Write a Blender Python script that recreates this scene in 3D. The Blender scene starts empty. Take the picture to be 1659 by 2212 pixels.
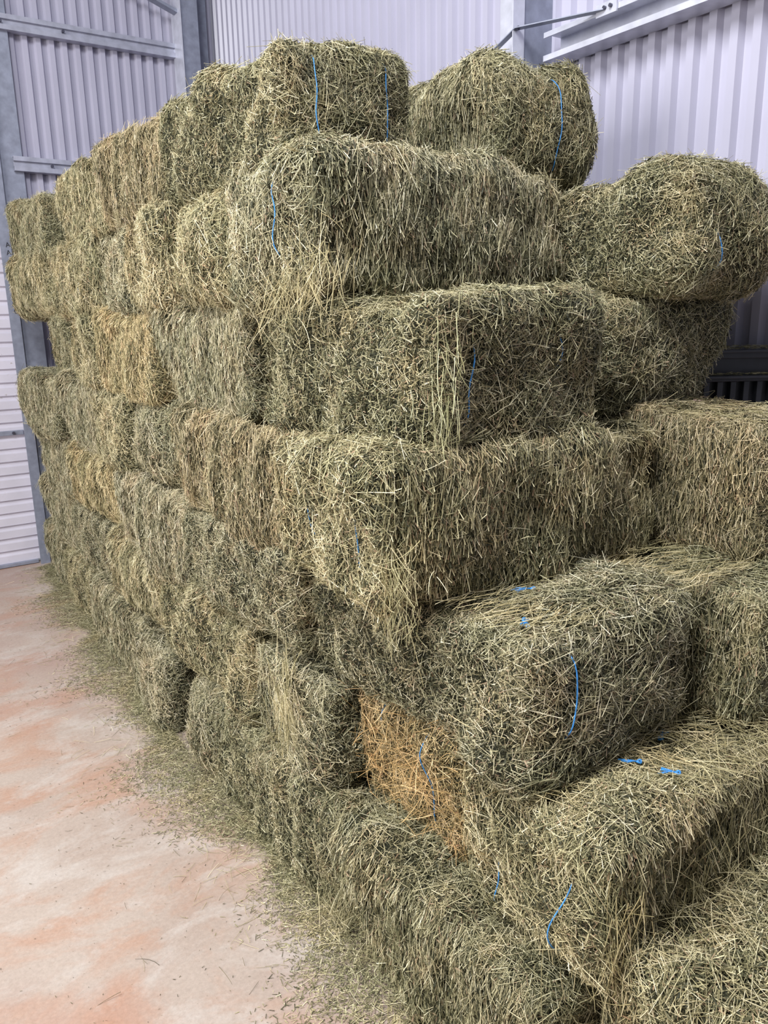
import bpy, math, random
import numpy as np
from mathutils import Matrix, Vector

rng = np.random.default_rng(7)
random.seed(7)
scene = bpy.context.scene
COL = scene.collection

# ------------------------------------------------------------------ room dimensions (metres)
WX = 2.757      # long wall
WY = 6.34       # end wall
H = 0.365       # bale height

# ------------------------------------------------------------------ material helpers
def new_mat(name):
    m = bpy.data.materials.new(name); m.use_nodes = True
    nt = m.node_tree
    b = nt.nodes['Principled BSDF']
    return m, nt, b

def ramp(nt, stops, interp='LINEAR'):
    r = nt.nodes.new('ShaderNodeValToRGB')
    cr = r.color_ramp; cr.interpolation = interp
    while len(cr.elements) < len(stops): cr.elements.new(0.5)
    for e, (p, c) in zip(cr.elements, stops):
        e.position = p; e.color = (*c, 1)
    return r

def hay_material(name, bump=False):
    m, nt, b = new_mat(name)
    at = nt.nodes.new('ShaderNodeAttribute'); at.attribute_name = 'tone'
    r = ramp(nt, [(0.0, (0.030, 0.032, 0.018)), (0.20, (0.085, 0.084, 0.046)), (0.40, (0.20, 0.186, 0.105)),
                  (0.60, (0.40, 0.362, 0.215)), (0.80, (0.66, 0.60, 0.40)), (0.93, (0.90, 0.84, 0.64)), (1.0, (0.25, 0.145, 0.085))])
    nt.links.new(at.outputs['Fac'], r.inputs['Fac'])
    oi = nt.nodes.new('ShaderNodeObjectInfo')
    mx = nt.nodes.new('ShaderNodeMix'); mx.data_type = 'RGBA'; mx.blend_type = 'MULTIPLY'
    mx.inputs['Factor'].default_value = 1.0
    nt.links.new(r.outputs['Color'], mx.inputs['A']); nt.links.new(oi.outputs['Color'], mx.inputs['B'])
    # patches of greener leaf and paler stalk through the bale
    tc = nt.nodes.new('ShaderNodeTexCoord')
    nz = nt.nodes.new('ShaderNodeTexNoise'); nz.inputs['Scale'].default_value = 7.0; nz.inputs['Detail'].default_value = 4
    nt.links.new(tc.outputs['Object'], nz.inputs['Vector'])
    pr = ramp(nt, [(0.32, (0.82, 0.85, 0.80)), (0.5, (0.97, 0.97, 0.95)), (0.68, (1.13, 1.06, 1.0))])
    nt.links.new(nz.outputs['Fac'], pr.inputs['Fac'])
    m2 = nt.nodes.new('ShaderNodeMix'); m2.data_type = 'RGBA'; m2.blend_type = 'MULTIPLY'; m2.inputs['Factor'].default_value = 1.0
    nt.links.new(mx.outputs['Result'], m2.inputs['A']); nt.links.new(pr.outputs['Color'], m2.inputs['B'])
    nt.links.new(m2.outputs['Result'], b.inputs['Base Color'])
    b.inputs['Roughness'].default_value = 0.62
    b.inputs['Specular IOR Level'].default_value = 0.3
    return m

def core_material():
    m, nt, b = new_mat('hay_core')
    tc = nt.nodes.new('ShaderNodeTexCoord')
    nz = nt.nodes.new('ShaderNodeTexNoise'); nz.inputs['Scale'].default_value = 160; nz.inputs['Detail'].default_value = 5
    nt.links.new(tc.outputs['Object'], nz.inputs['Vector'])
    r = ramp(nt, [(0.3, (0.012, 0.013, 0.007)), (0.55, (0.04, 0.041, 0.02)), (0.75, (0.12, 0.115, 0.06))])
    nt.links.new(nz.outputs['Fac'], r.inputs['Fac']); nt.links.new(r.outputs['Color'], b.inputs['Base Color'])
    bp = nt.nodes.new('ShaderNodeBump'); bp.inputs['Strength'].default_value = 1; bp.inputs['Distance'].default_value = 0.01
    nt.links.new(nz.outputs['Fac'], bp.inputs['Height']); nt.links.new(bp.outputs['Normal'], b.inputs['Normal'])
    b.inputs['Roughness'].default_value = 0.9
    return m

def metal_material(name, col, rough=0.45, metal=0.0, scale=30, var=0.12, dirt=None):
    m, nt, b = new_mat(name)
    tc = nt.nodes.new('ShaderNodeTexCoord')
    nz = nt.nodes.new('ShaderNodeTexNoise'); nz.inputs['Scale'].default_value = scale; nz.inputs['Detail'].default_value = 6
    nt.links.new(tc.outputs['Object'], nz.inputs['Vector'])
    lo = tuple(c * (1 - var) for c in col); hi = tuple(min(1, c * (1 + var)) for c in col)
    r = ramp(nt, [(0.3, lo), (0.7, hi)])
    nt.links.new(nz.outputs['Fac'], r.inputs['Fac'])
    out = r.outputs['Color']
    if dirt:
        n2 = nt.nodes.new('ShaderNodeTexNoise'); n2.inputs['Scale'].default_value = dirt[0]; n2.inputs['Detail'].default_value = 8
        n2.inputs['Roughness'].default_value = 0.7
        nt.links.new(tc.outputs['Object'], n2.inputs['Vector'])
        r2 = ramp(nt, [(dirt[1], (0, 0, 0)), (dirt[1] + 0.07, (1, 1, 1))])
        nt.links.new(n2.outputs['Fac'], r2.inputs['Fac'])
        mx = nt.nodes.new('ShaderNodeMix'); mx.data_type = 'RGBA'
        nt.links.new(r2.outputs['Color'], mx.inputs['Factor']); nt.links.new(out, mx.inputs['A'])
        mx.inputs['B'].default_value = (*dirt[2], 1)
        out = mx.outputs['Result']
    nt.links.new(out, b.inputs['Base Color'])
    b.inputs['Roughness'].default_value = rough; b.inputs['Metallic'].default_value = metal
    return m

def floor_material():
    m, nt, b = new_mat('dusty_concrete')
    N = nt.nodes; L = nt.links
    tc = N.new('ShaderNodeTexCoord')
    def noise(scale, detail, rough=0.6, stretch=None, dist=0):
        n = N.new('ShaderNodeTexNoise'); n.inputs['Scale'].default_value = scale; n.inputs['Detail'].default_value = detail
        n.inputs['Roughness'].default_value = rough; n.inputs['Distortion'].default_value = dist
        mp = N.new('ShaderNodeMapping'); mp.inputs['Scale'].default_value = stretch or (1, 1, 1)
        mp.inputs['Location'].default_value = (scale * 3.1, 1.7, 0)
        L.new(tc.outputs['Object'], mp.inputs['Vector']); L.new(mp.outputs['Vector'], n.inputs['Vector'])
        return n.outputs['Fac']
    def mixc(fac, a, bb, blend='MIX'):
        x = N.new('ShaderNodeMix'); x.data_type = 'RGBA'; x.blend_type = blend
        if isinstance(fac, float): x.inputs['Factor'].default_value = fac
        else: L.new(fac, x.inputs['Factor'])
        for k, v in (('A', a), ('B', bb)):
            if isinstance(v, tuple): x.inputs[k].default_value = (*v, 1)
            else: L.new(v, x.inputs[k])
        return x.outputs['Result']
    def rp(src, stops):
        r = ramp(nt, stops); L.new(src, r.inputs['Fac']); return r.outputs['Color']
    W = (1, 1, 1); K = (0, 0, 0)
    base = rp(noise(1.3, 8), [(0.35, (0.40, 0.31, 0.26)), (0.65, (0.47, 0.39, 0.335))])
    rust = rp(noise(1.7, 10, 0.62, (1.0, 1.5, 1), 0.6), [(0.48, K), (0.58, (0.42, 0.42, 0.42)), (0.72, (.85, .85, .85))])
    c = mixc(rust, base, (0.45, 0.235, 0.145))
    pink = rp(noise(0.8, 7, 0.6), [(0.45, K), (0.70, (0.7, 0.7, 0.7))])
    c = mixc(pink, c, (0.40, 0.265, 0.23))
    pale = rp(noise(2.6, 10, 0.7, (1, 1.8, 1), 0.4), [(0.50, K), (0.64, (0.65, 0.65, 0.65))])
    c = mixc(pale, c, (0.54, 0.49, 0.45))
    fine = rp(noise(75, 6, 0.75), [(0.3, (0.86, 0.85, 0.84)), (0.7, (1.1, 1.1, 1.1))])
    c = mixc(1.0, c, fine, 'MULTIPLY')
    speck = rp(noise(120, 3, 0.5), [(0.70, K), (0.76, W)])
    c = mixc(speck, c, (0.23, 0.17, 0.11))
    L.new(c, b.inputs['Base Color'])
    b.inputs['Roughness'].default_value = 0.6
    bp = N.new('ShaderNodeBump'); bp.inputs['Strength'].default_value = 0.25; bp.inputs['Distance'].default_value = 0.004
    L.new(noise(60, 8, 0.7), bp.inputs['Height']); L.new(bp.outputs['Normal'], b.inputs['Normal'])
    return m

HAY = hay_material('hay_straw')
CORE = core_material()
CLAD = metal_material('lavender_cladding', (0.43, 0.42, 0.525), 0.30, 0.0, 3, 0.04, (14, 0.735, (0.22, 0.2, 0.2)))
DOORM = metal_material('roller_door_paint', (0.60, 0.575, 0.66), 0.42, 0.0, 5, 0.07, (20, 0.63, (0.30, 0.26, 0.22)))
GALV = metal_material('galvanised_steel', (0.27, 0.29, 0.37), 0.42, 0.25, 22, 0.16)
GALVM = metal_material('mid_shade_galvanised_steel', (0.40, 0.41, 0.50), 0.4, 0.3, 18, 0.15)  # lit face and shaded recess of the girts averaged into one steel tone
GALVL = metal_material('bright_galvanised_steel', (0.62, 0.63, 0.72), 0.35, 0.3, 18, 0.12)
FLOORM = floor_material()
TWINE = metal_material('blue_polypropylene_twine', (0.05, 0.27, 0.66), 0.4, 0, 80, 0.25)
BLACKP = metal_material('black_plastic', (0.035, 0.037, 0.045), 0.35, 0, 20, 0.2)
INK = metal_material('black_marker_ink', (0.02, 0.02, 0.03), 0.6)
BOLT = metal_material('bolt_steel', (0.10, 0.10, 0.14), 0.4, 0.6)
PINKP = metal_material('pale_pink_scrap', (0.62, 0.42, 0.38), 0.7)

# ------------------------------------------------------------------ mesh helpers
def link(o, parent=None):
    COL.objects.link(o)
    if parent is not None: o.parent = parent
    return o

def mesh_np(name, V, F4, mat, tone=None, smooth=False):
    me = bpy.data.meshes.new(name)
    V = np.asarray(V, dtype=np.float32); F4 = np.asarray(F4, dtype=np.int32)
    me.vertices.add(len(V)); me.vertices.foreach_set('co', V.ravel())
    me.loops.add(F4.size); me.loops.foreach_set('vertex_index', F4.ravel())
    me.polygons.add(len(F4))
    me.polygons.foreach_set('loop_start', np.arange(0, F4.size, F4.shape[1], dtype=np.int32))
    me.update(calc_edges=True)
    if tone is not None:
        a = me.attributes.new('tone', 'FLOAT', 'POINT'); a.data.foreach_set('value', np.asarray(tone, dtype=np.float32))
    me.materials.append(mat)
    if smooth: me.polygons.foreach_set('use_smooth', np.ones(len(F4), dtype=bool))
    return me

class MB:
    def __init__(s): s.v = []; s.f = []
    def box(s, x0, x1, y0, y1, z0, z1, M=None):
        b = len(s.v)
        P = [(x0,y0,z0),(x1,y0,z0),(x1,y1,z0),(x0,y1,z0),(x0,y0,z1),(x1,y0,z1),(x1,y1,z1),(x0,y1,z1)]
        if M is not None: P = [tuple(M @ Vector(p)) for p in P]
        s.v += P
        s.f += [tuple(b+i for i in q) for q in ((0,3,2,1),(4,5,6,7),(0,1,5,4),(1,2,6,5),(2,3,7,6),(3,0,4,7))]
        return s
    def bar(s, p0, p1, w, t, up=(0,0,1)):
        p0 = Vector(p0); p1 = Vector(p1); d = p1 - p0; L = d.length; x = d.normalized()
        y = Vector(up).cross(x).normalized(); z = x.cross(y)
        M = Matrix(((x.x,y.x,z.x,p0.x),(x.y,y.y,z.y,p0.y),(x.z,y.z,z.z,p0.z),(0,0,0,1)))
        return s.box(0, L, -w/2, w/2, -t/2, t/2, M)
    def sweep(s, prof, a, b_, axis, closed=True):
        """profile of 2D points extruded along axis 'x' or 'y' or 'z' from a to b_"""
        base = len(s.v); n = len(prof)
        for t in (a, b_):
            for (u, w) in prof:
                s.v.append({'x': (t,u,w), 'y': (u,t,w), 'z': (u,w,t)}[axis])
        for i in range(n if closed else n-1):
            j = (i+1) % n
            s.f.append((base+i, base+j, base+n+j, base+n+i))
        if closed:
            s.f.append(tuple(range(base, base+n))); s.f.append(tuple(range(base+n, base+2*n)))
        return s
    def cyl(s, p0, p1, r, n=12):
        p0 = Vector(p0); p1 = Vector(p1); x = (p1-p0).normalized()
        y = x.orthogonal().normalized(); z = x.cross(y); b = len(s.v)
        for p in (p0, p1):
            for i in range(n):
                a = 2*math.pi*i/n; s.v.append(tuple(p + r*(math.cos(a)*y + math.sin(a)*z)))
        for i in range(n): s.f.append((b+i, b+(i+1)%n, b+n+(i+1)%n, b+n+i))
        s.f.append(tuple(b+i for i in range(n))); s.f.append(tuple(b+n+i for i in range(n)))
        return s
    def tube(s, pts, r, n=6):
        b = len(s.v); pts = [Vector(p) for p in pts]; m = len(pts)
        for k, p in enumerate(pts):
            t = (pts[min(k+1, m-1)] - pts[max(k-1, 0)]).normalized()
            ref = Vector((0.3, 0.5, 0.8)) if abs(t.dot(Vector((0.3,0.5,0.8)).normalized())) < 0.95 else Vector((1, 0, 0))
            y = t.cross(ref).normalized(); z = t.cross(y)
            for i in range(n):
                a = 2*math.pi*i/n; s.v.append(tuple(p + r*(math.cos(a)*y + math.sin(a)*z)))
        for k in range(m-1):
            for i in range(n): s.f.append((b+k*n+i, b+k*n+(i+1)%n, b+(k+1)*n+(i+1)%n, b+(k+1)*n+i))
        s.f.append(tuple(b+i for i in range(n))); s.f.append(tuple(b+(m-1)*n+i for i in range(n)))
        return s
    def build(s, name, mat, parent=None, smooth=False, bevel=0):
        me = bpy.data.meshes.new(name); me.from_pydata(s.v, [], s.f); me.update()
        me.materials.append(mat)
        import bmesh
        bm = bmesh.new(); bm.from_mesh(me); bmesh.ops.recalc_face_normals(bm, faces=bm.faces); bm.to_mesh(me); bm.free()
        if smooth: me.polygons.foreach_set('use_smooth', [True]*len(me.polygons))
        o = bpy.data.objects.new(name, me); link(o, parent)
        if bevel:
            md = o.modifiers.new('bevel', 'BEVEL'); md.width = bevel; md.segments = 2; md.limit_method = 'ANGLE'
        return o

def tag(o, label=None, cat=None, group=None, kind=None):
    if label: o['label'] = label
    if cat: o['category'] = cat
    if group: o['group'] = group
    if kind: o['kind'] = kind
    return o

# ------------------------------------------------------------------ straws
def ribbons(P, D, N, L, w, tone, bend=0.0):
    """flat blades: one quad pair (3 cross rows) for each, with a small sideways bend"""
    n = len(P)
    S = np.cross(D, N); S /= np.linalg.norm(S, axis=1, keepdims=True) + 1e-9
    off = (rng.normal(0, 1, (n, 1)) * bend) * L[:, None]
    a = P - D * L[:, None] / 2; b = P + D * L[:, None] / 2 + S * off
    hw = (S * w[:, None] / 2)
    V = np.stack([a - hw, a + hw, b + hw*0.6, b - hw*0.6], 1).reshape(-1, 3)
    F = (np.arange(n)[:, None] * 4 + np.arange(4)[None, :])
    return V, F, np.repeat(tone, 4)

def stalks(P, D, N, L, w, tone, bend=0.12, segs=3, sag=0.0):
    """three sided curved stalks"""
    n = len(P)
    S = np.cross(D, N); S /= np.linalg.norm(S, axis=1, keepdims=True) + 1e-9
    U = np.cross(S, D)
    bs = rng.normal(0, bend, (n, 1)) * L[:, None]; bu = rng.normal(0, bend*0.5, (n, 1)) * L[:, None]
    rows = []
    for k in range(segs + 1):
        t = k / segs - 0.5
        c = P + D * (L[:, None] * t) + S * bs * (4*t*t - 1) * 0.5 + U * bu * (4*t*t - 1) * 0.5
        c[:, 2] -= sag * L * (t + 0.5) ** 2
        for j in range(3):
            a = 2 * math.pi * j / 3
            rows.append(c + (S * math.cos(a) + U * math.sin(a)) * (w[:, None] / 2) * (1 - 0.35 * (t + 0.5)))
    V = np.stack(rows, 1).reshape(-1, 3)
    m = 3 * (segs + 1)
    f = []
    for k in range(segs):
        for j in range(3):
            f.append([k*3 + j, k*3 + (j+1) % 3, (k+1)*3 + (j+1) % 3, (k+1)*3 + j])
    F = (np.arange(n)[:, None, None] * m + np.array(f)[None]).reshape(-1, 4)
    return V, F, np.repeat(tone, m)

def merge(parts):
    Vs, Fs, Ts = [], [], []; k = 0
    for V, F, T in parts:
        Vs.append(V); Fs.append(F + k); Ts.append(T); k += len(V)
    return np.concatenate(Vs), np.concatenate(Fs), np.concatenate(Ts)

# ------------------------------------------------------------------ bale body
BL, BW, BH = 0.90, 0.48, 0.362

class Body:
    def __init__(s, seed, r):
        g = np.random.default_rng(seed)
        s.r = r; s.hf = np.array([BL, BW, BH]) / 2
        s.k = g.normal(0, 1, (14, 3)) * np.array([9, 9, 9]) * g.uniform(0.6, 2.6, (14, 1)); s.ph = g.uniform(0, 6.28, 14)
        s.am = 0.0095 / np.sqrt(np.linalg.norm(s.k, axis=1) / 10)
        s.fl = np.cumsum(g.uniform(0.07, 0.12, 14)) - 0.5; s.fd = g.uniform(0.2, 1.0, 14)
    def place(s, P):
        """box surface points -> rounded, bulged and grooved surface points and normals"""
        inner = s.hf - s.r
        q = np.clip(P, -inner, inner); d = P - q
        n = d / (np.linalg.norm(d, axis=1, keepdims=True) + 1e-9)
        pos = q + n * s.r
        disp = (np.sin(pos @ s.k.T + s.ph) * s.am).sum(1)
        # the bale is made of flakes pressed side by side: shallow grooves across its length
        gr = np.zeros(len(P))
        for f, dd in zip(s.fl, s.fd): gr += dd * np.exp(-((pos[:, 0] - f) / 0.009) ** 2)
        disp -= 0.012 * gr * (1 - np.abs(n[:, 0]))
        bul = 0.012 * (1 - (pos[:, 0] / s.hf[0]) ** 2) * np.abs(n[:, 1]) + 0.014 * (1 - (pos[:, 2] / s.hf[2]) ** 2) * np.abs(n[:, 0])
        return pos + n * (disp + bul)[:, None], n

def sample_box(hf, n, g):
    A = np.array([hf[1]*hf[2], hf[0]*hf[2], hf[0]*hf[1]]); p = np.repeat(A, 2); p /= p.sum()
    f = g.choice(6, n, p=p); u = g.uniform(-1, 1, (n, 3)) * hf
    ax = f // 2; sg = np.where(f % 2 == 0, -1.0, 1.0)
    u[np.arange(n), ax] = sg * hf[ax]
    return u, f

def hay_dirs(n, f, nor, g, tilt):
    """tangent direction for each straw by the face it lies on"""
    ref = np.zeros((n, 3)); ref[:, 2] = 1
    top = f >= 4; ref[top] = (0, 1, 0)
    T = ref - nor * (ref * nor).sum(1, keepdims=True)
    ln = np.linalg.norm(T, axis=1, keepdims=True); T = np.where(ln > 0.1, T / (ln + 1e-9), np.array([[1.0, 0, 0]]))
    B = np.cross(nor, T)
    spread = np.select([f == 2, f == 3, f < 2, f >= 4], [0.26, 1.6, 1.1, 1.3])   # folded side, cut side, ends, top and bottom
    a = g.normal(0, 1, n) * spread
    loose = g.random(n) < 0.22; a[loose] = g.uniform(0, 6.28, loose.sum())
    al = g.normal(0, 1, n) * tilt
    D = (T * np.cos(a)[:, None] + B * np.sin(a)[:, None]) * np.cos(al)[:, None] + nor * np.sin(al)[:, None]
    return D / np.linalg.norm(D, axis=1, keepdims=True)

def bale_meshes(seed, r=0.075, n_short=140000, n_long=8000):
    g = np.random.default_rng(seed); B = Body(seed, r)
    # core
    V, F = [], []
    for ax in range(3):
        o1, o2 = [a for a in range(3) if a != ax]
        n1 = int(B.hf[o1]*2/0.018); n2 = int(B.hf[o2]*2/0.018)
        for sg in (-1, 1):
            u, v = np.meshgrid(np.linspace(-1, 1, n1+1), np.linspace(-1, 1, n2+1), indexing='ij')
            P = np.zeros((u.size, 3)); P[:, o1] = u.ravel()*B.hf[o1]; P[:, o2] = v.ravel()*B.hf[o2]; P[:, ax] = sg*B.hf[ax]
            b = sum(len(x) for x in V); V.append(P)
            i, j = np.meshgrid(np.arange(n1), np.arange(n2), indexing='ij'); q = (i*(n2+1)+j).ravel() + b
            quad = np.stack([q, q+n2+1, q+n2+2, q+1], 1)
            F.append(quad if (sg > 0) == (ax != 1) else quad[:, ::-1])
    V = np.concatenate(V); F = np.concatenate(F)
    P, nn = B.place(V)
    core = mesh_np('hay_body', P - nn*0.009, F, CORE, smooth=True)
    # chopped leaf and stem
    U, f = sample_box(B.hf, n_short, g); P, nor = B.place(U)
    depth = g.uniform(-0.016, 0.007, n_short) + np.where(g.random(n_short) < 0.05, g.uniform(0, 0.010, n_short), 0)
    P = P + nor * depth[:, None]
    tilt = np.select([f == 3, f == 2], [0.60, 0.30], 0.42)
    D = hay_dirs(n_short, f, nor, g, tilt)
    L = np.select([f == 3, f == 2], [g.uniform(0.006, 0.022, n_short), g.uniform(0.014, 0.055, n_short)], g.uniform(0.010, 0.038, n_short))
    stem = g.random(n_short) < 0.33
    w = np.where(stem, g.uniform(0.0010, 0.0021, n_short), g.uniform(0.0018, 0.0045, n_short))
    L = np.where(stem, L * 1.3, L * 0.62)
    Nr = nor + g.normal(0, 0.55, (n_short, 3)); Nr /= np.linalg.norm(Nr, axis=1, keepdims=True)
    # leaf and stem lie at every depth, darker in tone the deeper they are
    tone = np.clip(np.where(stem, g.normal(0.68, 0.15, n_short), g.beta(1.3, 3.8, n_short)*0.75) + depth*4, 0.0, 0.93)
    brown = g.random(n_short) < 0.05; tone[brown] = 0.99
    parts = [ribbons(P, D, Nr, L, w, tone, 0.05)]
    # long stems lying on the surface
    U, f = sample_box(B.hf, n_long, g); P, nor = B.place(U)
    P = P + nor * g.uniform(0.000, 0.008, n_long)[:, None]
    D = hay_dirs(n_long, f, nor, g, np.full(n_long, 0.10))
    L = np.select([f == 3, f == 2], [g.uniform(0.015, 0.05, n_long), g.uniform(0.025, 0.10, n_long)], g.uniform(0.025, 0.11, n_long)) * np.where(g.random(n_long) < .06, 1.7, 1)
    w = g.uniform(0.0011, 0.0024, n_long)
    tone = np.clip(g.normal(0.70, 0.16, n_long), 0.25, 0.93)
    parts.append(stalks(P, D, nor, L, w, tone, 0.045, 3))
    # a few ends poking outwards
    m = n_long // 5
    U, f = sample_box(B.hf, m, g); P, nor = B.place(U)
    D = hay_dirs(m, f, nor, g, np.full(m, 0.35)); D = D + nor * np.abs(g.normal(0.35, 0.25, (m, 1))); D /= np.linalg.norm(D, axis=1, keepdims=True)
    L = g.uniform(0.015, 0.055, m); P = P + D * L[:, None] * 0.4
    parts.append(stalks(P, D, np.cross(D, g.normal(0, 1, (m, 3))), L, g.uniform(0.0011, 0.002, m), np.clip(g.normal(0.68, 0.18, m), 0.2, 0.93), 0.14, 2))
    V, F, T = merge(parts)
    straw = mesh_np('straw', V, F, HAY, T)
    return B, core, straw

TEMPL = [bale_meshes(100 + i, r) for i, r in enumerate((0.036, 0.065, 0.04, 0.05, 0.11, 0.045))]

def twine_pts(B, y, drop):
    """a loop round the bale lengthwise at width y; drop(t) sinks it where hay covers it"""
    hx, hy, hz = B.hf; pts = []
    ring = []
    n = 26
    for i in range(n): ring.append((-hx, y, -hz + 2*hz*i/n))
    for i in range(50): ring.append((-hx + 2*hx*i/50, y, hz))
    for i in range(n): ring.append((hx, y, hz - 2*hz*i/n))
    for i in range(51): ring.append((hx - 2*hx*i/50, y, -hz))
    P, n_ = B.place(np.array(ring))
    k = np.arange(len(ring))
    wob = 0.006*np.sin(k*0.23 + y*40) + 0.003*np.sin(k*0.71)
    P[:, 1] = y + wob
    return P + n_ * drop(k)[:, None]

def copy_bale(t):
    return TEMPL[t]

BALES = []
def bale(x0, x1, y0, y1, z0, z1, along, flip, t, label, rot=0.0, tint=(1, 1, 1), twine=None, tilt=(0, 0), knots=()):
    """a hay bale filling a box; along 'x' or 'y' is its length; flip turns the folded side outwards"""
    cx, cy, cz = (x0+x1)/2, (y0+y1)/2, (z0+z1)/2
    lx, ly, lz = x1-x0, y1-y0, z1-z0
    e = bpy.data.objects.new('hay_bale', None); COL.objects.link(e)
    e.empty_display_size = 0.1
    e.location = (cx, cy, z0)
    a = (0 if along == 'x' else math.pi/2) + (math.pi if flip else 0) + math.radians(rot)
    e.rotation_euler = (math.radians(tilt[0]), math.radians(tilt[1]), a)
    L, W = (lx, ly) if along == 'x' else (ly, lx)
    sc = (L/BL, W/BW, lz/BH)
    B, core, straw = TEMPL[t]
    for nm, me in (('hay_body', core), ('straw', straw)):
        o = bpy.data.objects.new(nm, me); link(o, e)
        o.location = (0, 0, lz/2); o.scale = sc; o.color = (*tint, 1)
    if twine:
        for yy, dr in twine:
            mb = MB(); mb.tube(twine_pts(B, yy, dr), 0.0017, 5)
            o = mb.build('twine', TWINE, e, smooth=True); o.location = (0, 0, lz/2); o.scale = sc; tw = o
    for (kx, ky, kz, ang) in knots:      # a knot with frayed ends, at a point of the bale in its own unit box
        P, n_ = B.place(np.array([[kx*BL/2, ky*BW/2, kz*BH/2]])); p = P[0] + n_[0]*0.014
        mb = MB(); g = random.Random(int(kx*100+ky*1000+ang*10))
        u = Vector((math.cos(ang), math.sin(ang), 0)) if abs(n_[0][2]) > 0.5 else Vector((0, math.cos(ang), math.sin(ang))) if abs(n_[0][0]) > 0.5 else Vector((math.cos(ang), 0, math.sin(ang)))
        nn = Vector(n_[0]); v = nn.cross(u)
        p = Vector(p)
        mb.tube([p + 0.006*(math.cos(q)*u + math.sin(q)*v) + nn*0.002*math.sin(2*q) for q in [i*0.7 for i in range(10)]], 0.0028, 6)
        for i in range(7):
            s = g.uniform(-0.32, 0.32); ll = g.uniform(0.03, 0.05)
            mb.tube([p, p + (u + v*s*0.6)*ll*0.5 + nn*0.003, p + (u + v*s)*ll + nn*g.uniform(-0.002, 0.004)], 0.0016, 5)
        mb.build('twine_knot', TWINE, tw, smooth=True)
    tag(e, label, 'hay bale', 'hay bales stacked against the long wall')
    BALES.append(e)
    return e

def vis(lo, hi, top=0.007):
    """twine that lies on the surface between ring steps lo and hi and is buried elsewhere"""
    def f(k):
        s = 1/(1+np.exp(-(k-lo)*1.2)) * 1/(1+np.exp((k-hi)*1.2))
        return -0.02 + (top + 0.02)*s
    return f

LV = [0, H, 2*H, 3*H, 4*H, 5*H, 6*H, 7*H]
def lay(k, d0=0.0, d1=0.0): return (LV[k-1] + d0, LV[k] + d1)

G_ = (0.93, 0.93, 0.88); P_ = (1.10, 1.07, 1.0); O_ = (1.20, 1.0, 0.82); BR = (0.93, 0.86, 0.80); N_ = (1, 1, 1); GY = (1.05, 1.04, 1.06)
END_L = (2, 24)      # ring steps of the -x end, END_R those of the +x end
END_R = (78, 100)

# ---- front and right-hand corner of the stack
bale(1.07, 2.02, 1.92, 2.42, LV[5]+.015, LV[6]+.04, 'x', False, 1, 'large bale jutting out under the top bales, blue twine down its ragged left end', 0, N_, [(-.11, vis(7, 21, .012)), (.13, vis(30, 34))])
bale(2.02, 2.49, 1.46, 2.36, LV[5]-.0, LV[6]-.01, 'y', False, 4, 'rounded bale overhanging at the right by the long wall, twine on its end', 1, G_, [(.10, vis(5, 13, .012)), (-.13, vis(8, 15, .006))], (0, 2))
bale(1.13, 1.70, 1.46, 2.33, *lay(5), 'y', False, 0, 'bale below the large jutting bale, its corner hung with long green stalks', 1, G_, [(.15, vis(5, 19, .010)), (-.10, vis(14, 19, .006))])
bale(1.93, 2.50, 1.64, 2.54, LV[4]+.01, LV[5], 'y', False, 3, 'shaded green bale right under the overhanging bale with the rounded end', 0, G_)
bale(.97, 1.96, 1.45, 1.95, *lay(4), 'x', False, 0, 'bale with long upright stalks on its wide side, left end ragged, two thin twines', 0, P_, [(-.12, vis(6, 16, .006)), (.11, vis(8, 16, .004))])
bale(2.02, 2.50, 1.16, 2.06, LV[3], LV[4]+.02, 'y', True, 3, 'brownish bale at the right edge below the black plastic crate, flat straw-strewn top', 0, BR)
bale(1.12, 1.72, 1.12, 2.02, *lay(3), 'y', False, 1, 'bale with knotted twine on its top and a long blue twine curving down its end', 0, N_, [(.15, vis(10, 23, .014)), (-.09, vis(6, 10))], knots=((-.72, .62, 1, 2.4), (-.42, .1, 1, 1.2)))
bale(1.79, 2.27, 1.00, 1.90, LV[2], LV[3]-.01, 'y', True, 2, 'bale beside a dark gap at the right edge, short twine at its near corner', 2, G_, [(-.20, vis(12, 19, .008))])
bale(1.13, 2.07, .89, 1.34, *lay(2), 'x', False, 5, 'nearest bale, straw-covered top with frayed blue twine knots', 0, P_, [(.11, vis(2, 10, .010)), (-.135, vis(4, 18, .014))], knots=((-.28, -.62, 1, 2.3), (-.35, -.25, 1, 2.5), (.02, .05, 1, .5)))
bale(1.16, 2.06, 1.38, 1.84, *lay(2, 0, -.01), 'x', False, 0, 'orange-brown bale end recessed in the corner hollow, blue twine bowing across it', 0, O_, [(-.11, vis(5, 24, .016)), (.11, vis(20, 26, .008))])
bale(1.00, 1.50, .96, 1.72, *lay(1), 'y', True, 3, 'dark green bottom bale under the nearest bale at the lower edge', 0, G_)
bale(1.19, 2.11, .44, .92, LV[0], LV[1]+.12, 'x', False, 0, 'closest bottom bale, in front of the nearest strewn bale at the lower edge', 0, P_)
bale(1.54, 2.02, .96, 1.82, *lay(1), 'y', False, 1, 'bottom bale wedged between the closest bale and the dark green one', 0, N_)
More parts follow.
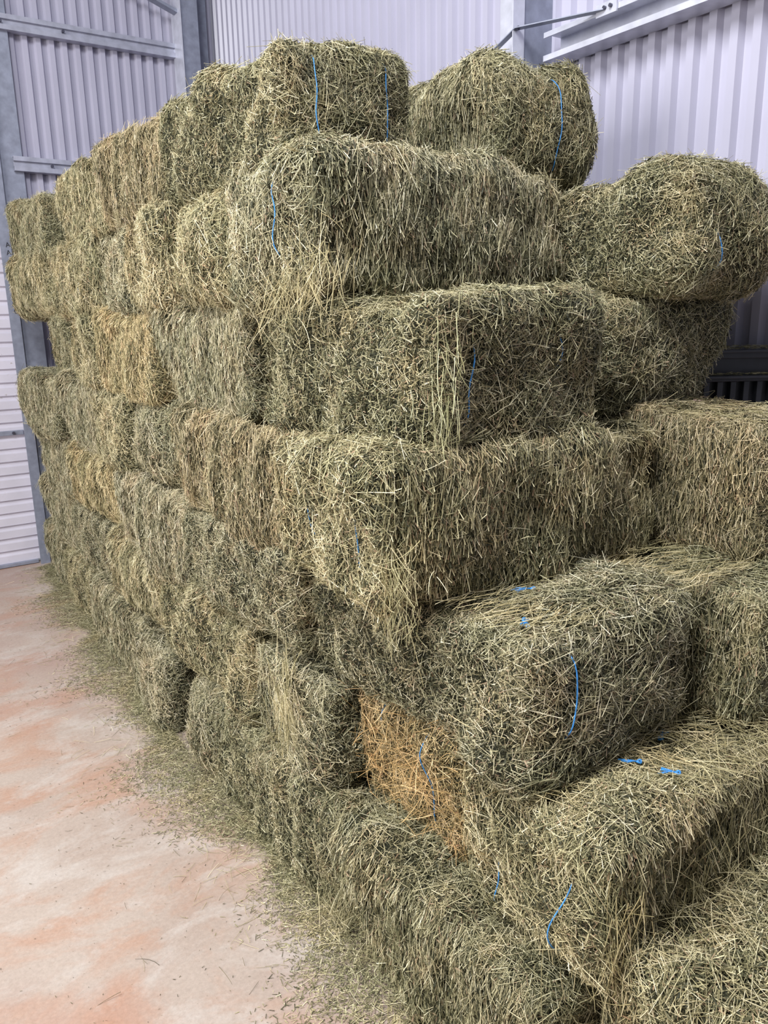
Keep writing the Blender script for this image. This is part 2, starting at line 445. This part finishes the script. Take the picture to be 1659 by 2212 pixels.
# ---- top layer
bale(1.09, 1.57, 2.12, 2.98, LV[6], LV[7]-.015, 'y', False, 1, 'top bale with two blue twines down its end, crest of the stack', 0, G_, [(.12, vis(4, 24, .008)), (-.12, vis(4, 24, .008))])
bale(1.90, 2.36, 2.08, 2.96, LV[6]+.02, LV[7]+.055, 'y', True, 4, 'domed top bale in front of the galvanised column, twine near the middle', -6, G_, [(.05, vis(76, 100, .010))])
bale(1.58, 2.04, 2.98, 3.86, LV[6], LV[7]+.01, 'y', False, 4, 'small dark crest of a top bale seen between the two highest bales', 0, G_)
bale(1.07, 1.55, 3.00, 3.76, LV[6], LV[7]-.03, 'y', True, 2, 'top bale behind the crest bale, brown-flecked long side', 1, BR)
bale(1.08, 1.56, 3.78, 4.56, LV[6], LV[7]-.055, 'y', True, 0, 'long pale top bale whose side slopes away beside a dark gap', -1, P_)
bale(1.06, 1.54, 4.98, 5.84, LV[6]-.02, LV[7]-.04, 'y', True, 5, 'separate green top bale at the far end nearest the roller door post', 0, G_)
# ---- sixth layer
bale(1.07, 1.99, 2.46, 2.93, *lay(6), 'x', False, 4, 'bleached bale end next to the large jutting bale, sixth layer', 0, P_)
bale(1.05, 1.97, 2.96, 3.42, *lay(6, .01), 'x', False, 2, 'palest bleached bale end in the sixth layer, loose straw fan on it', 0, (1.2, 1.14, 1.08))
bale(1.08, 2.00, 3.46, 3.93, *lay(6), 'x', True, 1, 'bale end above the orange-flecked bale, dark hole at its lower edge', 0, N_)
bale(1.05, 1.97, 3.96, 4.43, *lay(6), 'x', False, 5, 'bale end under the long pale top bale, thin faded twine on it', 0, P_, [(-.10, vis(6, 22, .004))])
bale(1.07, 1.99, 4.47, 4.95, *lay(6), 'x', True, 0, 'bale end beneath the dark gap of the top layer', 0, P_)
bale(1.04, 1.52, 5.08, 5.98, *lay(6), 'y', True, 4, 'shaggy bale sticking out over the post at the far left', 0, P_)
# ---- fifth layer
bale(1.10, 1.58, 2.43, 3.20, *lay(5), 'y', True, 3, 'bale with finely cut side left of the deep dark slot', 0, N_)
bale(1.05, 1.53, 3.24, 3.98, *lay(5), 'y', True, 5, 'bale with an orange-tinged straw side, fifth layer', 0, (1.14, 1.04, .90))
bale(1.08, 2.00, 4.16, 4.62, *lay(5), 'x', False, 2, 'narrow bale end between two dark slots, fifth layer', 0, P_)
bale(1.12, 2.02, 4.82, 5.30, *lay(5), 'x', False, 0, 'set-back bale end below the shaggy far left bale', 0, G_)
# ---- fourth layer
bale(1.04, 1.52, 2.02, 2.92, *lay(4), 'y', True, 2, 'brown-flecked bale with a strewn top ledge left of the stalky bale', 2, BR)
bale(1.08, 2.00, 3.20, 3.66, *lay(4), 'x', False, 4, 'bale end left of the dark pocket, fourth layer', 0, N_)
bale(1.05, 1.97, 3.70, 4.20, *lay(4), 'x', True, 1, 'bale end second left of the dark pocket, fourth layer', 0, P_)
bale(1.08, 1.56, 4.24, 5.04, *lay(4), 'y', True, 3, 'bale side in the fourth layer, second from the post', 0, N_)
bale(1.02, 1.50, 5.08, 5.96, *lay(4), 'y', True, 0, 'bale side in the fourth layer touching the post', 0, N_)
# ---- third layer
bale(1.03, 1.51, 2.06, 2.94, LV[2]+.03, LV[3], 'y', False, 5, 'olive bale above the dark undercut, third layer', 1, N_)
bale(1.04, 1.52, 2.97, 3.84, *lay(3), 'y', True, 2, 'pale finely cut bale in the middle of the third layer', 0, GY)
bale(1.05, 1.53, 3.98, 4.88, *lay(3), 'y', True, 4, 'bale with golden straw top left of a narrow dark slot, third layer', 0, (1.15, 1.06, .92))
bale(1.08, 1.56, 4.92, 5.82, *lay(3), 'y', True, 1, 'third layer bale with a dark hollow near the post', 0, N_)
# ---- second layer
bale(1.05, 1.97, 1.89, 2.38, LV[1], LV[2]-.03, 'x', True, 2, 'bale end with a sheaf of long hanging straw, left of the orange-brown bale', 0, N_)
bale(1.03, 1.51, 2.42, 3.26, *lay(2), 'y', False, 1, 'second layer bale left of the hanging sheaf, long matted straw', 0, P_)
bale(1.04, 1.52, 3.30, 4.14, *lay(2), 'y', True, 4, 'second layer bale in the middle of the long face', 0, P_)
bale(1.06, 1.54, 4.18, 5.04, *lay(2), 'y', False, 5, 'second layer bale, second from the far post', 0, N_)
bale(1.09, 1.57, 5.08, 5.92, *lay(2), 'y', True, 3, 'second layer bale nearest the far post', 0, N_)
# ---- bottom layer
bale(1.00, 1.48, 1.72, 2.62, *lay(1), 'y', False, 2, 'bottom bale with dark mossy green side, strewn straw at its foot', 0, G_)
bale(1.00, 1.92, 2.66, 2.98, *lay(1), 'x', False, 4, 'squashed bottom bale end beside the hollow at the floor', 0, N_)
bale(.97, 1.89, 3.16, 3.62, *lay(1), 'x', True, 1, 'bottom bale end jutting out, shadowed hollow on its near side', 0, GY)
bale(1.02, 1.50, 3.66, 4.52, *lay(1), 'y', True, 0, 'bottom bale, third from the far post', 0, N_)
bale(1.04, 1.52, 4.56, 5.36, *lay(1), 'y', False, 5, 'bottom bale, second from the far post', 0, P_)
bale(1.10, 1.58, 5.40, 6.12, *lay(1), 'y', True, 2, 'bottom bale standing at the foot of the post', 0, N_)

# ------------------------------------------------------------------ loose hay
def scatter(name, P, D, N, L, w, tone, label, tint=(1, 1, 1), sag=0.0, bend=.12, extra=None, cat='loose hay'):
    parts = [stalks(P, D, N, L, w, tone, bend, 4, sag)]
    if extra: parts += extra
    V, F, T = merge(parts)
    o = bpy.data.objects.new(name, mesh_np(name, V, F, HAY, T)); link(o); o.color = (*tint, 1)
    tag(o, label, cat, kind='stuff')
    return o

def flat_litter(n, xs, ys, zmax):
    """pieces lying on a level surface"""
    a = rng.uniform(0, 6.283, n); el = rng.normal(0, 0.10, n)
    D = np.stack([np.cos(a)*np.cos(el), np.sin(a)*np.cos(el), np.sin(el)], 1)
    P = np.stack([xs, ys, 0.0025 + rng.random(n)*zmax], 1)
    return P, D

# litter on the floor along the foot of the stack: thick at the bales, thinning out
def foot_x(y): return np.interp(y, [0.6, 1.2, 1.6, 2.4, 3.1, 4.4, 5.4, 6.2], [1.06, 1.06, 1.0, 0.98, 0.95, 1.0, 1.05, 1.09])
n = 95000
ys = 0.3 + 5.9 * rng.random(n) ** 1.1
wid = np.interp(ys, [0.6, 1.3, 2.0, 2.9, 3.2, 4.5, 6], [0.16, .13, .12, .14, .13, .13, .11]) * (0.75 + 0.35*np.sin(ys*5.1) + 0.2*np.sin(ys*13+1))
dist = np.abs(rng.normal(0, 1, n)) * wid
inner = rng.random(n) < .22; dist[inner] = -rng.uniform(0, .35, inner.sum())
xs = foot_x(ys) - dist + 0.03
zz = np.exp(-np.abs(dist) / 0.05) * 0.035
P, D = flat_litter(n, xs, ys, zz)
Ls = rng.uniform(0.004, 0.022, n); ws = rng.uniform(0.001, 0.0028, n)
short = ribbons(P, D, np.tile(np.array([[0, 0, 1.0]]), (n, 1)) + rng.normal(0, .25, (n, 3)), Ls, ws, np.clip(rng.beta(2, 2.4, n), 0, .92), 0.05)
n = 3000
ys = 0.3 + 5.9 * rng.random(n) ** 1.2; dist = np.abs(rng.normal(0, 1, n)) * 0.12
xs = foot_x(ys) - dist + 0.02
P, D = flat_litter(n, xs, ys, np.exp(-dist/0.05)*0.05)
P[:, 2] += 0.002
scatter('loose_hay', P, D, np.tile(np.array([[0, 0, 1.0]]), (n, 1)), rng.uniform(0.02, 0.09, n), rng.uniform(0.001, 0.0019, n),
        np.clip(rng.normal(.66, .16, n), .2, .93), 'loose hay and chaff strewn on the floor along the foot of the stack', (1.05, 1.04, .98), 0, .1, [short])

# drift of litter in the foreground
n = 16000
t = rng.random(n)
xs = 0.62 + 0.48*t + rng.normal(0, .02, n); ys = 1.20 - 0.26*t + rng.normal(0, .035, n) * (0.6 + t)
P, D = flat_litter(n, xs, ys, 0.016)
s2 = ribbons(P, D, np.tile(np.array([[0, 0, 1.0]]), (n, 1)) + rng.normal(0, .25, (n, 3)), rng.uniform(.006, .028, n), rng.uniform(.0012, .003, n), np.clip(rng.beta(2, 2.4, n), 0, .92), .05)
n = 420
t = rng.random(n); xs = 0.60 + 0.50*t + rng.normal(0, .02, n); ys = 1.20 - 0.25*t + rng.normal(0, .045, n)
P, D = flat_litter(n, xs, ys, 0.025); P[:, 2] += .003
scatter('loose_hay', P, D, np.tile(np.array([[0, 0, 1.0]]), (n, 1)), rng.uniform(.04, .16, n), rng.uniform(.0012, .0022, n), np.clip(rng.normal(.66, .16, n), .2, .93),
        'small drift of loose hay on the bare floor in the foreground', (1.08, 1.05, 1), 0, .1, [s2])

# single crumbs and stems on the open floor
n = 1500
xs = rng.uniform(-0.6, 1.0, n); ys = rng.uniform(0.9, 6.1, n)
P, D = flat_litter(n, xs, ys, 0.001)
s3 = ribbons(P, D, np.tile(np.array([[0, 0, 1.0]]), (n, 1)) + rng.normal(0, .2, (n, 3)), rng.uniform(.002, .009, n), rng.uniform(.0008, .0022, n), rng.uniform(0, .45, n), .05)
n = 110
P, D = flat_litter(n, 0.95 - np.abs(rng.normal(0, .55, n)), rng.uniform(1.0, 6.0, n), .001); P[:, 2] += .001
scatter('loose_hay', P, D, np.tile(np.array([[0, 0, 1.0]]), (n, 1)), rng.uniform(.02, .09, n), rng.uniform(.0009, .0016, n), rng.uniform(.2, .8, n),
        'scattered single stems and crumbs on the open concrete', (.85, .8, .75), 0, .12, [s3])

def sheaf(n, c, sz, d, spread, Lr, label, tint=(1, 1, 1), sag=0.25, tone=(.68, .15), wr=(.0014, .0026)):
    """long stems draped around a point c with main direction d"""
    P = np.array(c) + rng.normal(0, 1, (n, 3)) * np.array(sz)
    D = np.array(d, float) + rng.normal(0, spread, (n, 3)); D /= np.linalg.norm(D, axis=1, keepdims=True)
    N = np.cross(D, rng.normal(0, 1, (n, 3))); N /= np.linalg.norm(N, axis=1, keepdims=True)
    return scatter('loose_straw', P, D, N, rng.uniform(*Lr, n), rng.uniform(*wr, n), np.clip(rng.normal(*tone, n), .25, .93), label, tint, sag, .12, cat='loose straw')

sheaf(260, (1.075, 2.05, 1.90), (.012, .13, .05), (-.35, -.2, -.8), .55, (.05, .16), 'ragged straw beard hanging from the lower edge of the large jutting bale', (1.1, 1.05, .95))
sheaf(120, (1.15, 1.45, 1.62), (.02, .03, .09), (.0, -.06, -1), .22, (.03, .12), 'upright green stalks hugging the near corner below the large jutting bale', (.95, 1.02, .9), .02)
sheaf(200, (1.0, 1.46, 1.16), (.014, .05, .06), (-.1, -.15, -1), .40, (.03, .13), 'straw fringe hanging off the ragged end with two blue twines', (1.05, 1.03, .92), .1)
sheaf(110, (1.02, 2.10, .58), (.012, .05, .08), (-.05, -.1, -1), .16, (.08, .2), 'sheaf of long straw hanging left of the orange-brown bale', (1.1, 1.06, .95), .05)
sheaf(110, (1.17, .88, .52), (.03, .02, .07), (.1, -.1, -1), .28, (.06, .2), 'bundle of pale stems hanging down the near side of the nearest bale', (1.15, 1.08, .92), .05)
sheaf(300, (1.14, 1.60, .56), (.012, .15, .10), (-.1, .3, .2), .9, (.05, .13), 'tangled orange straw in the recessed corner hollow', (1.35, 1.0, .72), .1)

sheaf(240, (1.02, 1.74, .10), (.03, .05, .05), (-.3, -.2, -.6), .6, (.04, .12), 'tangle of loose hay plugging the foot of the stack at the dark green bottom bale', (1, 1, .95), .1, (.6, .16))
sheaf(500, (1.50, .90, .52), (.2, .02, .09), (.2, -.15, -1), .45, (.04, .14), 'straw hanging over the near long side of the nearest strewn bale', (1.08, 1.04, .95), .1, (.64, .16))
def top_litter(n, x0, x1, y0, y1, z, label, Lr=(.03, .13), ax=None):
    xs = rng.uniform(x0, x1, n); ys = rng.uniform(y0, y1, n)
    P, D = flat_litter(n, xs, ys, .016)
    if ax is not None:
        D = D * .45 + np.array(ax); D[:, 2] *= .3; D /= np.linalg.norm(D, axis=1, keepdims=True)
    P[:, 2] += z
    return scatter('loose_straw', P, D, np.tile(np.array([[0, 0, 1.0]]), (n, 1)), rng.uniform(*Lr, n), rng.uniform(.0013, .0024, n),
                   np.clip(rng.normal(.68, .15, n), .2, .93), label, (1.08, 1.02, .9), 0, .1, cat='loose straw')
top_litter(900, 1.16, 2.2, 1.14, 1.48, LV[3]+.004, 'long straw spread over the ledge above the twine-curved bale', ax=(1, .1, 0))
top_litter(900, 1.18, 2.05, .47, .9, LV[1]+.124, 'straw strewn over the closest bottom bale')
top_litter(800, 1.16, 2.0, .90, 1.14, LV[2]+.004, 'straw spread over the top of the nearest bale')
top_litter(420, 2.03, 2.48, 1.2, 1.7, LV[4]+.024, 'straw spread over the flat top of the brownish bale', (.02, .09))
top_litter(420, 1.08, 1.55, 1.5, 1.95, LV[4]+.004, 'pale straw on the ledge between the stalky bale and the bale above', (.03, .1))
top_litter(260, 1.1, 2.0, 1.94, 2.12, LV[6]+.02, 'straw lying along the front top edge of the large jutting bale', (.05, .16), ax=(1, 0, 0))

# ------------------------------------------------------------------ room shell
fl = MB().box(-5, WX+.06, -3.5, WY+.06, -.12, 0).build('floor', FLOORM); tag(fl, kind='structure')

def corrugation(a, b, z0, z1, base, depth, pitch, phase, plane):
    """trapezoidal cladding sheet with vertical ribs"""
    us, ds = [], []
    k0 = math.floor((a - phase)/pitch) - 1; u = phase + k0*pitch
    prof = [(0, 0), (.36, 0), (.50, 1), (.86, 1)]
    seq = []
    while u < b + pitch:
        for f, d in prof: seq.append((u + f*pitch, d*depth))
        u += pitch
    seq = [(max(a, min(b, x)), d) for x, d in seq if a - pitch*.3 < x < b + pitch*.3]
    V = []; F = []
    n = len(seq)
    for z in (z0, z1):
        for x, d in seq:
            V.append((x, base - d, z) if plane == 'y' else (base - d, x, z))
    for z in (z0, z1):
        for x, d in seq:
            V.append((x, base - d + .002, z) if plane == 'y' else (base - d + .002, x, z))
    for i in range(n-1):
        F.append((i, i+1, n+i+1, n+i)); F.append((2*n+i, 3*n+i, 3*n+i+1, 2*n+i+1))
    s = MB(); s.v = V; s.f = F
    return s

P_END = corrugation(1.20, WX, 0, 4.6, WY+.02, .027, .0875, 1.318, 'y')
w = P_END.build('wall_left', CLAD); tag(w, kind='structure')
w = corrugation(-3.2, WY, 0, 4.6, WX+.022, .025, .0875, .03, 'x').build('wall_back', CLAD); tag(w, kind='structure')

# roller door: horizontal corrugated curtain
rows = []
p = .0965
sl = MB(); prof = []
z = .03
while z < 3.05:
    prof += [(WY-.005, z), (WY-.005, z+.055), (WY+.010, z+.068), (WY+.010, z+.082), (WY-.008, z+.0965)]
    z += p
V = []; F = []
for x in (-3.4, 1.06):
    for y_, zz_ in prof: V.append((x, y_, zz_))
n_ = len(prof)
for i in range(n_-1): F.append((i, i+1, n_+i+1, n_+i))
sl.v = V; sl.f = F
d = sl.build('door_1', DOORM); tag(d, kind='structure')
MB().box(-3.4, 1.04, WY-.03, WY+.0, 0.004, .03).build('bottom_rail', GALV, d, bevel=.003)
MB().box(.72, 1.05, WY-.022, WY-.008, .995, 1.03).build('lock_bar', GALV, d, bevel=.003)
MB().cyl((.98, WY-.035, 1.012), (.98, WY-.02, 1.012), .011).build('lock_bolt', BOLT, d)
MB().box(.82, .845, WY-.032, WY-.022, .995, 1.028).build('lock_slot', BOLT, d)
# wall above the door
w = corrugation(-3.4, 1.20, 3.72, 4.6, WY+.02, .022, .0875, 1.318, 'y').build('wall_left_upper', CLAD); tag(w, kind='structure')
tag(MB().box(-3.4, 1.03, WY-.10, WY-.0, 3.05, 3.40).build('trim_1', GALV), kind='structure')

# door post: guide strip in front, column behind
post = bpy.data.objects.new('steel_post', None); link(post); post.location = (1.1, WY-.05, 0)
tag(post, 'grey steel door post with hand-written black letters, between roller door and stack', 'post')
def at(o, par):  # keep world placement under a parent that is only translated
    o.location = (-par.location.x, -par.location.y, -par.location.z); return o
at(MB().box(1.045, 1.115, WY-.075, WY-.068, 0, 4.5).box(1.108, 1.115, WY-.068, WY-.02, 0, 4.5).build('guide_strip', GALV, post), post)
at(MB().box(1.115, 1.265, WY-.045, WY-.035, 0, 4.5).box(1.255, 1.265, WY-.035, WY+.0, 0, 4.5).build('column', GALV, post), post)
for ch, lz in (('A', 2.33), ('A', 2.278), ('3', 2.188), ('2', 2.135), ('Y', 2.056), ('R', 1.952), ('C', 1.878)):
    cu = bpy.data.curves.new('letter', 'FONT'); cu.body = ch; cu.size = .046; cu.extrude = .0006
    tmp = bpy.data.objects.new('tmp', cu); COL.objects.link(tmp)
    me = bpy.data.meshes.new_from_object(tmp.evaluated_get(bpy.context.evaluated_depsgraph_get())); bpy.data.objects.remove(tmp)
    me.materials.clear(); me.materials.append(INK)
    lt = bpy.data.objects.new('letter', me); link(lt, post)
    lt.rotation_euler = (math.pi/2, -.12, 0)
    lt.location = (1.080-post.location.x, WY-.0765-post.location.y, lz - .016)
at(MB().box(1.07, 1.10, WY-.080, WY-.075, 3.02, 3.08).build('bracket', GALVL, post), post)

# girts
def girt(name, prof, a, b, axis, mat, label, bolts=()):
    o = MB().sweep(prof, a, b, axis).build(name, mat)
    return o
def c_prof(u, z0, z1, s, t=.004, dep=.075, lip=.02):
    """C section standing off the wall: u = wall side, s = direction into the room"""
    # web on the room side, flanges to the wall, lips turned out
    r = u + s*dep
    return [(u, z1), (r + s*lip*0, z1), (r, z1-.03), (r-s*.02, z1-.032), (r-s*.02, z0+.032), (r, z0+.03), (r, z0), (u, z0), (u, z0+t), (r-s*t, z0+t), (r-s*t, z0+.026), (r-s*(.02+t), z0+.028), (r-s*(.02+t), z1-.028), (r-s*t, z1-.026), (r-s*t, z1-t), (u, z1-t)]
g1 = MB().sweep(c_prof(WY-.004, 3.705, 3.800, -1), -1.5, 2.44, 'x').build('wall_girt', GALVM)
tag(g1, 'upper galvanised girt across the end wall above the stack', 'girt', 'galvanised girts')
at0 = lambda o: o
MB().cyl((1.22, WY-.09, 3.752), (1.22, WY-.07, 3.752), .010).build('bolt', BOLT, g1)
MB().cyl((1.62, WY-.09, 3.752), (1.62, WY-.07, 3.752), .010).build('bolt', BOLT, g1)
g2 = MB().sweep(c_prof(WY-.004, 2.823, 2.918, -1), 1.20, 2.44, 'x').build('wall_girt', GALVM)
tag(g2, 'lower galvanised girt on the end wall, running behind the top bales', 'girt', 'galvanised girts')
MB().cyl((1.45, WY-.09, 2.87), (1.45, WY-.07, 2.87), .010).build('bolt', BOLT, g2)
# long-wall girt: open channel, bright lips
def z_prof(u, z0, z1):
    t = .004; r = u - .105
    return [(r, z0), (r, z0+.022), (r+t, z0+.022), (r+t, z0+t), (u-t, z0+t), (u-t, z1-t), (r+t, z1-t), (r+t, z1-.02), (r, z1-.02), (r, z1), (u, z1), (u, z0)]
g3 = MB().sweep(z_prof(WX-.002, 2.826, 2.935), -2.8, 2.66, 'y').build('wall_girt', GALVL)
tag(g3, 'galvanised channel girt along the long wall at the upper right', 'girt', 'galvanised girts')

# columns
c1 = bpy.data.objects.new('steel_column', None); link(c1); c1.location = (2.6, 2.78, 0)
tag(c1, 'galvanised column on the long wall behind the domed top bale', 'column')
at(MB().box(2.58, WX-.002, 2.715, 2.725, 0, 4.6).build('web', GALV, c1), c1)
at(MB().box(2.576, 2.584, 2.713, 2.85, 0, 4.6).box(2.520, 2.584, 2.708, 2.713, 0, 4.6).build('flange', GALVL, c1), c1)
c2 = bpy.data.objects.new('steel_column', None); link(c2); c2.location = (2.6, 6.2, 0)
tag(c2, 'grey corner column where the two corrugated walls meet', 'column')
at(MB().box(2.43, 2.566, 6.14, 6.15, 0, 4.6).build('web', GALV, c2), c2)
at(MB().box(2.60, 2.70, 6.30, 6.31, 0, 4.6).build('recess_shade_plate', GALV, c2), c2)  # plate stands in for the shaded recess between column and long wall
at(MB().box(2.422, 2.432, 6.125, 6.30, 0, 4.6).build('flange', GALVL, c2), c2)
# rafter bracket at the top of the corner
rb = MB().bar((1.80, 6.20, 4.20), (2.45, 6.20, 3.98), .02, .07, (0, 1, 0)).build('rafter_angle', GALV)
tag(rb, 'dark sloping steel angle meeting the corner column near the top', 'steel angle')
for q in (.80, .86, .92): 
    pp = Vector((1.80, 6.175, 4.20)).lerp(Vector((2.45, 6.175, 3.98)), q)
    MB().cyl(pp, pp + Vector((0, .03, 0)), .010).build('bolt', GALVL, rb)

# strap brace
st = bpy.data.objects.new('strap_brace', None); link(st); st.location = (2.5, 2.5, 3.0)
tag(st, 'flat galvanised strap crossing the column to the girt', 'brace')
STRAP0 = (2.535, 2.704, 2.945); STRAP1 = (2.645, 2.33, 2.925)
at(MB().bar(STRAP0, STRAP1, .004, .036, (1, .2, 0)).build('strap', GALV, st), st)
at(MB().bar(STRAP0, (2.50, 2.86, 2.86), .004, .03, (1, .2, 0)).build('strap_tail', GALV, st), st)
at(MB().box(2.640, 2.648, 2.27, 2.37, 2.905, 2.95).build('end_plate', GALVL, st), st)
for yb in (2.295, 2.325): at(MB().cyl((2.630, yb, 2.93), (2.642, yb, 2.93), .007).build('bolt', BOLT, st), st)
at(MB().cyl((2.535, 2.690, 2.945), (2.535, 2.708, 2.945), .008).build('bolt', BOLT, st), st)

# black plastic crate beside the stack
cr = bpy.data.objects.new('plastic_crate', None); link(cr); cr.location = (2.63, 1.66, LV[4]); cr.rotation_euler = (0, 0, math.radians(-32))
tag(cr, 'black ribbed plastic crate wedged between the bales and the long wall', 'crate')
MB().box(-.16, .16, -.02, .0, .165, .195).box(-.16, .16, -.035, .0, .185, .195).build('upper_rail', BLACKP, cr, bevel=.003)
MB().box(-.16, .16, -.03, .0, .085, .105).box(-.16, .16, -.06, .0, .097, .107).build('lower_rail', BLACKP, cr, bevel=.003)
bp_ = MB().box(-.16, .16, 0, .01, 0, .19)
for i in range(7): bp_.box(-.155 + i*.048, -.135 + i*.048, -.025, .0, 0, .085)
bp_.build('ribbed_panel', BLACKP, cr, bevel=.002)
P, D = flat_litter(260, rng.uniform(-.15, .15, 260), rng.uniform(-.035, .01, 260), .012); P[:, 2] += .196
P2, D2 = flat_litter(160, rng.uniform(-.15, .15, 160), rng.uniform(-.058, -.02, 160), .006); P2[:, 2] += .108
P = np.concatenate([P, P2]); D = np.concatenate([D, D2]); n = len(P)
V, F, T = merge([stalks(P, D, np.tile(np.array([[0, 0, 1.0]]), (n, 1)), rng.uniform(.01, .04, n), rng.uniform(.001, .0022, n), np.clip(rng.normal(.45, .2, n), .1, .9), .1, 2)])
lo = bpy.data.objects.new('loose_straw', mesh_np('loose_straw', V, F, HAY, T)); link(lo); lo.location = cr.location; lo.rotation_euler = cr.rotation_euler
tag(lo, 'chaff lying on the rails of the black plastic crate', 'loose straw', kind='stuff')
sc_ = MB().box(-.022, .022, -.012, .012, 0, .007).build('scrap', PINKP); sc_.location = (2.36, 1.60, LV[4]+.035); sc_.rotation_euler = (.1, .1, .3)
tag(sc_, 'small pale pink scrap lying on the brownish bale by the crate', 'scrap')

# ------------------------------------------------------------------ camera
f = 1700.; pitch = math.radians(13.9); roll = math.radians(1.1); th = math.radians(56.0)
right = Vector((math.sin(th), -math.cos(th), 0)); fwh = Vector((math.cos(th), math.sin(th), 0))
fw = fwh*math.cos(pitch) + Vector((0, 0, -math.sin(pitch))); up = right.cross(fw)
r2 = right*math.cos(roll) - up*math.sin(roll); u2 = right*math.sin(roll) + up*math.cos(roll)
cam = bpy.data.cameras.new('camera'); co = bpy.data.objects.new('camera', cam); COL.objects.link(co)
co.matrix_world = Matrix(((r2.x, u2.x, -fw.x, 0), (r2.y, u2.y, -fw.y, 0), (r2.z, u2.z, -fw.z, 1.79), (0, 0, 0, 1)))
cam.sensor_fit = 'HORIZONTAL'; cam.sensor_width = 36; cam.lens = 36*f/1659; cam.clip_start = .05
scene.camera = co

# ------------------------------------------------------------------ light
def area(name, loc, target, sx, sy, power, col):
    l = bpy.data.lights.new(name, 'AREA'); l.shape = 'RECTANGLE'; l.size = sx; l.size_y = sy; l.energy = power; l.color = col
    o = bpy.data.objects.new(name, l); COL.objects.link(o); o.location = loc
    o.rotation_euler = (Vector(target) - Vector(loc)).to_track_quat('-Z', 'Y').to_euler()
    return o
area('open_doorway_daylight', (-4.2, 2.2, 3.2), (1.0, 3.2, .8), 3.0, 2.6, 290, (1, .985, .96))
area('roof_skylight', (-1.0, .7, 5.6), (1.2, 1.9, .5), 1.4, 2.0, 300, (.97, .98, 1.0))
wd = bpy.data.worlds.new('world'); scene.world = wd; wd.use_nodes = True
wd.node_tree.nodes['Background'].inputs['Color'].default_value = (.86, .9, 1, 1)
wd.node_tree.nodes['Background'].inputs['Strength'].default_value = .20

vs = scene.view_settings
vs.view_transform = 'Standard'; vs.look = 'None'; vs.gamma = 1; vs.use_curve_mapping = False; vs.exposure = 0.27
cy = scene.cycles
cy.max_bounces = 5; cy.diffuse_bounces = 3; cy.glossy_bounces = 2; cy.transmission_bounces = 1; cy.transparent_max_bounces = 2
cy.sample_clamp_indirect = 6
cy.use_denoising = True
try: cy.denoiser = 'OPENIMAGEDENOISE'
except Exception: pass
